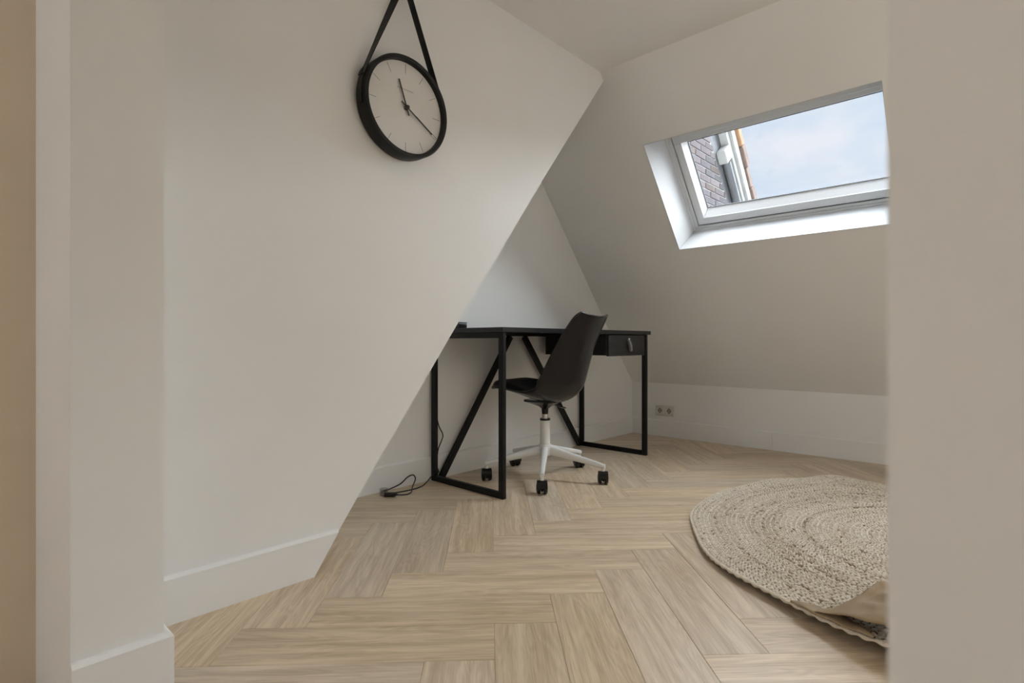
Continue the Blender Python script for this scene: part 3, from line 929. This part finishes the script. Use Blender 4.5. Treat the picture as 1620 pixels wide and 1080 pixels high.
# ================================================================== double wall socket on the knee wall
SK = empty('wall_socket', (X_R, 1.880, 0.187))
tag(SK, 'cream double power socket low on the knee wall beside the desk leg', 'socket')
bm = bmesh.new(); add_box(bm, -0.009, 0.0, -0.073, 0.073, -0.037, 0.037, bevel=0.003, seg=2); to_obj('cover_plate', bm, M_SOCKET, SK)
toX = Matrix.Rotation(-PI / 2, 4, 'Y')
for yy in (-0.036, 0.036):
    bm = bmesh.new()
    add_box(bm, -0.0115, -0.0092, yy - 0.030, yy + 0.030, -0.030, 0.030, bevel=0.001)
    pl = to_obj('insert', bm, M_SOCKET, SK)
    bm = bmesh.new()
    add_lathe(bm, [(0.0175, 0.0), (0.0235, 0.0), (0.0235, 0.003), (0.0215, 0.004), (0.0195, 0.003), (0.0175, 0.0005)], 28, Matrix.Translation((-0.0116, yy, 0)) @ toX, closed=True)
    to_obj('socket_ring', bm, M_SOCKDARK if False else M_SOCKET, pl, smooth=True, angle=40)
    bm = bmesh.new()
    add_lathe(bm, [(0, 0.0), (0.0172, 0.0), (0.0172, 0.0006), (0, 0.0006)], 28, Matrix.Translation((-0.0116, yy, 0)) @ toX)
    M_WELL = simple('socket_well', (0.36, 0.335, 0.30), 0.5)
    to_obj('socket_well', bm, M_WELL, pl)
    for k in range(2):
        bm = bmesh.new()
        add_lathe(bm, [(0, 0), (0.0036, 0), (0.0036, 0.0008), (0, 0.0008)], 12, Matrix.Translation((-0.0123, yy + (-0.0092 if k == 0 else 0.0092), 0)) @ toX)
        to_obj('pin_hole', bm, M_SOCKDARK, pl)
    for s in (-1, 1):
        bm = bmesh.new(); add_box(bm, -0.015, -0.0123, yy - 0.003, yy + 0.003, s * 0.0165 - 0.003, s * 0.0165 + 0.003)
        to_obj('earth_clip', bm, M_SOCKDARK, pl)

# ================================================================== power cable on the floor by the desk's rear leg
CB = empty('power_cable', (1.45, 2.07, 0))
tag(CB, 'thin black power cable with a plug, looped on the floor by the baseboard', 'cable')
cpts = [(1.752, 2.1385, 0.70), (1.751, 2.1385, 0.40), (1.753, 2.1365, 0.330), (1.768, 2.133, 0.265), (1.790, 2.130, 0.222), (1.785, 2.130, 0.195), (1.762, 2.131, 0.150),
        (1.754, 2.131, 0.100), (1.752, 2.128, 0.066), (1.735, 2.095, 0.046), (1.712, 2.085, 0.052), (1.680, 2.075, 0.043), (1.630, 2.070, 0.012), (1.585, 2.062, 0.004), (1.520, 2.062, 0.003),
        (1.460, 2.076, 0.003), (1.420, 2.098, 0.003), (1.418, 2.112, 0.010), (1.462, 2.112, 0.014), (1.520, 2.112, 0.026), (1.560, 2.112, 0.050), (1.588, 2.106, 0.056), (1.590, 2.092, 0.038), (1.560, 2.075, 0.010),
        (1.520, 2.030, 0.003), (1.485, 2.012, 0.003), (1.450, 2.022, 0.006), (1.432, 2.030, 0.009)]
cc = catmull(cpts, 170)
bm = bmesh.new()
add_tube(bm, [(p[0] - 1.45, p[1] - 2.07, max(p[2], 0.0032)) for p in cc], 0.0029, 8)
to_obj('cord', bm, M_CABLE, CB, smooth=True)
PM = Matrix.Translation((1.414 - 1.45, 2.046 - 2.07, 0.0105)) @ Matrix.Rotation(math.radians(-45), 4, 'Z')
bm = bmesh.new(); add_box(bm, -0.024, 0.026, -0.0095, 0.0095, -0.0095, 0.0095, bevel=0.004, seg=2, M=PM)
add_tube(bm, [PM @ Vector((0.024, 0, 0)), PM @ Vector((0.036, 0, -0.001))], [0.006, 0.0035], 10)
plug = to_obj('plug', bm, M_CABLE, CB, smooth=True, angle=40)
bm = bmesh.new()
add_lathe(bm, [(0.0, 0.0), (0.017, 0.0), (0.019, 0.006), (0.019, 0.030), (0.0165, 0.030), (0.0165, 0.008), (0.0, 0.004)], 24,
          Matrix.Translation((1.412 - 1.45, 2.088 - 2.07, 0.0)))
cap = to_obj('plug_cap', bm, M_CLEAR, CB, smooth=True, angle=40); cap['label'] = 'clear plastic plug cap'

# ================================================================== round braided jute rug
RX, RY, RR = 2.316, 0.127, 0.863
def ang_diff(a, b):
    return (a - b + PI) % (2 * PI) - PI
def rug_z(r, ph):
    """height of the rug's surface above the floor before the braid (gentle ripples, lifted rim)"""
    f = np.clip((r / RR - 0.55) / 0.45, 0, 1) ** 2
    def bumpf(c, w): return np.exp(-(ang_diff(ph, math.radians(c)) / math.radians(w)) ** 2)
    z = f * (0.012 * bumpf(150, 20) + 0.062 * bumpf(192, 18) + 0.022 * bumpf(58, 9) + 0.028 * bumpf(38, 10))
    z = z + 0.004 * f * (1 + np.sin(9 * ph + 1.0)) * 0.5
    g = np.clip(1 - abs(r / RR - 0.80) / 0.2, 0, 1)
    z = z + 0.010 * g * bumpf(46, 8)
    return z
def rug_r(r, ph):
    """local stretch of the outline"""
    f = np.clip(r / RR, 0, 1) ** 3
    def bumpf(c, w): return np.exp(-(ang_diff(ph, math.radians(c)) / math.radians(w)) ** 2)
    return r * (1 + f * (0.10 * bumpf(191, 18) - 0.022 * bumpf(118, 22) - 0.015 * bumpf(47, 7) + 0.006 * np.sin(11 * ph)))
RUG = empty('jute_rug', (RX, RY, 0))
tag(RUG, 'round braided natural jute rug lying rippled on the oak floor', 'rug')
# backing
bm = bmesh.new()
NR, NA = 22, 120
rows = []
for layer, dz in ((0, 0.0075), (1, 0.0015)):
    g = []
    for i in range(NR + 1):
        r = max(0.002, RR * 0.992 * i / NR)
        ring = []
        for j in range(NA):
            ph = 2 * PI * j / NA - PI
            z = float(rug_z(np.array(r), np.array(ph))); rr = float(rug_r(np.array(r), np.array(ph)))
            ring.append(bm.verts.new((rr * math.cos(ph), rr * math.sin(ph), z + dz)))
        g.append(ring)
    rows.append(g)
for g in rows:
    for i in range(NR):
        for j in range(NA):
            bm.faces.new((g[i][j], g[i][(j + 1) % NA], g[i + 1][(j + 1) % NA], g[i + 1][j]))
    bm.faces.new(g[0])
for j in range(NA):
    bm.faces.new((rows[0][NR][j], rows[0][NR][(j + 1) % NA], rows[1][NR][(j + 1) % NA], rows[1][NR][j]))
to_obj('backing', bm, M_JUTEBACK, RUG, smooth=True, angle=50)
# braid: every row of the spiral is two lines of slanted strands
PITCH = 0.0172
LST = 0.0150
c_r, c_ph, c_sl, c_tone = [], [], [], []
nrow = int(RR / PITCH)
for i in range(nrow):
    r0 = RR - (i + 0.5) * PITCH
    row_tone = rng.normal(0, 0.09)
    for half in (-1, 1):
        r = r0 + half * PITCH * 0.25
        n = max(4, int(2 * PI * r / LST))
        ph = (np.arange(n) + rng.random()) * 2 * PI / n - PI
        ph = ph + rng.normal(0, 0.0016, n) / max(r, 0.02)
        c_r.append(np.full(n, r) + rng.normal(0, 0.0006, n)); c_ph.append(ph)
        c_sl.append(np.full(n, half * 0.52) + rng.normal(0, 0.13, n))
        # slow wander of tone along the row
        wander = 0.10 * np.sin(ph * rng.integers(3, 9) + rng.random() * 6.28)
        t = 0.52 + row_tone + wander + rng.normal(0, 0.15, n)
        dark = rng.random(n) < 0.012
        t[dark] = 0.0
        c_tone.append(t)
c_r = np.concatenate(c_r); c_ph = np.concatenate(c_ph); c_sl = np.concatenate(c_sl); c_tone = np.clip(np.concatenate(c_tone), 0, 1)
n = len(c_r)
# low strand: two rings of five and two tips
LEN, WID, HGT = 0.0185, 0.0084, 0.0084
loc_pts = [(-LEN / 2, 0, -0.2 * HGT)]
for xx, sc_ in ((-0.27 * LEN, 0.85), (0.27 * LEN, 0.85)):
    for m in range(5):
        a = PI / 2 + 2 * PI * m / 5
        loc_pts.append((xx, math.cos(a) * WID / 2 * sc_, math.sin(a) * HGT / 2 * sc_))
loc_pts.append((LEN / 2, 0, -0.2 * HGT))
loc_pts = np.array(loc_pts)
tris = []
for m in range(5):
    m2 = (m + 1) % 5
    tris += [(0, 1 + m2, 1 + m), (11, 6 + m, 6 + m2), (1 + m, 1 + m2, 6 + m2), (1 + m, 6 + m2, 6 + m)]
tris = np.array(tris)
rr = rug_r(c_r, c_ph); zz = rug_z(c_r, c_ph)
cx, cy = rr * np.cos(c_ph), rr * np.sin(c_ph)
dirn = c_ph + PI / 2 + c_sl
# height slope along the strand so it follows ripples
e = 0.006
def zat(x, y):
    return rug_z(np.hypot(x, y), np.arctan2(y, x))
gx = (zat(cx + e, cy) - zat(cx - e, cy)) / (2 * e); gy = (zat(cx, cy + e) - zat(cx, cy - e)) / (2 * e)
cd, sd = np.cos(dirn)[:, None], np.sin(dirn)[:, None]
sc_r = (1 + rng.normal(0, 0.08, n))[:, None]
lx = loc_pts[None, :, 0] * sc_r; ly = loc_pts[None, :, 1] * np.ones((n, 1)); lz = loc_pts[None, :, 2] * (1 + rng.normal(0, 0.1, n))[:, None]
vx = lx * cd - ly * sd; vy = lx * sd + ly * cd
vz = 0.0092 + zz[:, None] + lz + gx[:, None] * vx + gy[:, None] * vy
co = np.stack([cx[:, None] + vx, cy[:, None] + vy, vz], -1).reshape(-1, 3)
fa = (tris[None] + (np.arange(n) * 12)[:, None, None]).reshape(-1, 3)
me = bpy.data.meshes.new('braid')
me.vertices.add(len(co)); me.vertices.foreach_set('co', co.astype(np.float32).ravel())
me.loops.add(fa.size); me.loops.foreach_set('vertex_index', fa.astype(np.int32).ravel())
me.polygons.add(len(fa)); me.polygons.foreach_set('loop_start', np.arange(0, fa.size, 3, dtype=np.int32))
me.polygons.foreach_set('loop_total', np.full(len(fa), 3, dtype=np.int32))
me.polygons.foreach_set('use_smooth', np.ones(len(fa), dtype=bool))
at = me.attributes.new('tone', 'FLOAT', 'POINT')
at.data.foreach_set('value', np.repeat(c_tone, 12).astype(np.float32))
me.update(calc_edges=True); me.validate()
me.materials.append(M_JUTE)
br = bpy.data.objects.new('braid', me); link(br, RUG)
br['kind'] = 'stuff'
# bound edge: one twisted cord round the rim
bm = bmesh.new()
NE = 900
pa = []
for k in range(NE + 1):
    ph = 2 * PI * k / NE - PI
    r = float(rug_r(np.array(RR), np.array(ph))); z = float(rug_z(np.array(RR), np.array(ph)))
    pa.append((r * math.cos(ph), r * math.sin(ph), z + 0.0072 + 0.0012 * math.sin(ph * 160)))
add_tube(bm, pa, [0.0048 + 0.0016 * math.sin(k * 2 * PI / 5.6) for k in range(NE + 1)], 7, caps=False)
edge = to_obj('edge_cord', bm, M_JUTE, RUG, smooth=True)
a2 = edge.data.attributes.new('tone', 'FLOAT', 'POINT')
a2.data.foreach_set('value', [0.45 + 0.2 * random.random() for _ in edge.data.vertices])

# ================================================================== crumpled kraft paper over the rug's lifted rim
PP = empty('kraft_paper', (1.52, 0.15, 0))
tag(PP, 'crumpled brown kraft wrapping paper draped over the near edge of the rug', 'wrapping paper')
bm = bmesh.new()
NA2, NB2 = 80, 44
def crease(x, y, s, seed):
    v = noise.noise(Vector((x * s, y * s, seed)))
    return 1 - abs(v) * 2
G = []
for i in range(NA2 + 1):
    a = i / NA2
    deg = 163.8 + 44 * a ** 1.7                         # finely divided near the left tip
    ph = math.radians(deg)
    wid = 0.012 + 0.05 * sstep(164.0, 165.6, deg) + 0.27 * sstep(165.2, 169.4, deg) + 0.02 * math.sin(deg * 0.35)
    row = []
    for j in range(NB2 + 1):
        b = j / NB2                                     # 0 = inner edge on the rug, 1 = outer edge over the rim
        r = RR + 0.006 - wid * (1 - b)
        rr = float(rug_r(np.array(min(r, RR)), np.array(ph))) + max(0, r - RR)
        x, y = rr * math.cos(ph) + RX, rr * math.sin(ph) + RY
        base = float(rug_z(np.array(min(r, RR)), np.array(ph))) + 0.0165
        up = sstep(164.5, 175.0, deg)
        bulge = 0.050 * up * (math.sin(PI * min(1, b * 0.90)) ** 0.7) + 0.006 * sstep(163.8, 166.0, deg) * b
        fold = 0.016 * crease(x, y, 7.5, 3.1) + 0.012 * crease(x + 4, y, 17, 8.3) + 0.003 * crease(x, y + 7, 34, 1.3)
        fold2 = 0.020 * max(0, math.sin((b * 2.3 + deg * 0.10 + 0.2 * math.sin(deg * 0.7)) * PI)) ** 3
        amp = sstep(164.0, 171.0, deg) * (0.12 + 0.88 * sstep(0.0, 0.35, b)) * (1 - 0.65 * b ** 4)
        z = base + bulge + amp * (fold + fold2)
        z = max(z, base)
        row.append(bm.verts.new((x - 1.52, y - 0.15, z)))
    G.append(row)
for i in range(NA2):
    for j in range(NB2):
        bm.faces.new((G[i][j], G[i][j + 1], G[i + 1][j + 1], G[i + 1][j]))
sheet = to_obj('paper_sheet', bm, M_PAPER, PP, smooth=True)
sheet.data.set_sharp_from_angle(angle=math.radians(28))
md = sheet.modifiers.new('thick', 'SOLIDIFY'); md.thickness = 0.0012; md.offset = 1.0
# turned-up flap at the left tip
bm = bmesh.new()
Gf = []
for i in range(15):
    a = i / 14
    ph = math.radians(160.5 + 13 * a)
    row = []
    for j in range(7):
        b = j / 6
        r = RR + 0.012 - (0.006 + 0.05 * math.sin(PI * a) ** 0.8) * (1 - b)
        rr = float(rug_r(np.array(min(r, RR)), np.array(ph))) + max(0, r - RR)
        z = float(rug_z(np.array(min(r, RR)), np.array(ph))) + 0.0160 + 0.004 * math.sin(PI * b) + 0.004 * math.sin(a * 9) ** 2
        row.append(bm.verts.new((rr * math.cos(ph) + RX - 1.52, rr * math.sin(ph) + RY - 0.15, z)))
    Gf.append(row)
for i in range(14):
    for j in range(6):
        bm.faces.new((Gf[i][j], Gf[i][j + 1], Gf[i + 1][j + 1], Gf[i + 1][j]))
fl = to_obj('paper_flap', bm, M_PAPER, PP, smooth=True)
md = fl.modifiers.new('thick', 'SOLIDIFY'); md.thickness = 0.0012; md.offset = 1.0

# ================================================================== neighbouring house: brick gable seen through the roof window
YW = 2.10
NB = empty('neighbour_gable', (5.0, YW, 0.0))
tag(NB, 'brick gable of the neighbouring house with white verge board, seen through the window', 'building')
def gx_of(z, off=0.0):
    """x of the raking verge line at height z; off moves it outwards at right angles"""
    return 5.004 + (2.61 - z) * 0.80 + off
bm = bmesh.new()
add_prism(bm, [(4.02, -0.5), (gx_of(-0.5, -0.03), -0.5), (gx_of(3.4, -0.03), 3.4), (4.02, 3.4)], 'y', YW + 0.0005, YW + 0.24)
bmesh.ops.translate(bm, vec=(-5.0, -YW, 0), verts=bm.verts[:])
to_obj('gable_wall', bm, M_MORTAR, NB)
BLn, BHt, MJ = 0.205, 0.052, 0.011
rowz = 1.72; rid = 0
brick_me = {}
while rowz < 2.86:
    x = 4.03 - (rid % 2) * (BLn + MJ) / 2
    xmax = gx_of(rowz + BHt, -0.015)
    while x < xmax - 0.02:
        x0 = max(x, 4.03); x1 = min(x + BLn, xmax)
        if x1 - x0 > 0.03:
            key = round(x1 - x0, 3)
            mi = random.choice((0, 0, 1, 1, 2, 2, 3))
            if (key, mi) not in brick_me:
                bm = bmesh.new(); add_box(bm, 0, x1 - x0, -0.006, 0.03, 0, BHt, bevel=0.003, seg=1)
                me = bpy.data.meshes.new('brick'); bm.to_mesh(me); bm.free(); me.materials.append(M_BRICK_SETS[mi]); brick_me[(key, mi)] = me
            o = bpy.data.objects.new('brick', brick_me[(key, mi)])
            o.location = (x0 - 5.0, -0.001 + random.uniform(-0.003, 0.002), rowz + random.uniform(-0.001, 0.001))
            link(o, NB)
        x += BLn + MJ
    rowz += BHt + MJ; rid += 1
VD = Vector((0.80, 0, -1.0)).normalized()                 # down along the verge
VO = Vector((1.0, 0, 0.80)).normalized()                  # outwards from it
V0P = Vector((gx_of(2.61), YW, 2.61))
def verge_box(name, d0, d1, o0, o1, y0, y1, mat, bevel=0.004):
    Mv = Matrix(((VD.x, VO.x, 0, V0P.x - 5.0), (VD.y, VO.y, 1, 0.0), (VD.z, VO.z, 0, V0P.z), (0, 0, 0, 1)))
    bm = bmesh.new(); add_box(bm, d0, d1, o0, o1, y0, y1, bevel=bevel, seg=1, M=Mv)
    return to_obj(name, bm, mat, NB)
verge_box('soffit_board', -0.6, 1.9, -0.012, 0.205, 0.004, 0.05, M_SOFFIT)
verge_box('verge_batten', -0.6, 1.9, 0.175, 0.245, -0.075, 0.0, M_BOARD)
verge_box('verge_board', -0.6, 1.9, 0.246, 0.335, -0.10, 0.05, M_BOARD)
p = verge_box('gutter_box', 0.18, 0.31, 0.02, 0.172, -0.085, 0.003, M_BOARD, 0.008); p['label'] = 'white box on the verge'
bm = bmesh.new()
pts = [V0P + VD * q + VO * 0.10 - Vector((5.0, YW + 0.042, 0)) for q in (0.32, 0.70, 1.2, 1.85)]
add_tube(bm, pts, 0.038, 14); to_obj('downpipe', bm, M_PIPE, NB, smooth=True, angle=50)
for k in range(11):
    d = -0.6 + k * 0.225
    verge_box('roof_tile', d, d + 0.219, 0.352, 0.435 + random.uniform(-0.014, 0.014), -0.12 + random.uniform(-0.01, 0.01), 0.05, M_TILE if d < 0.3 else M_TILE2, 0.008)
verge_box('tile_bed', -0.6, 1.9, 0.336, 0.351, -0.085, 0.05, M_SOFFIT, 0.002)
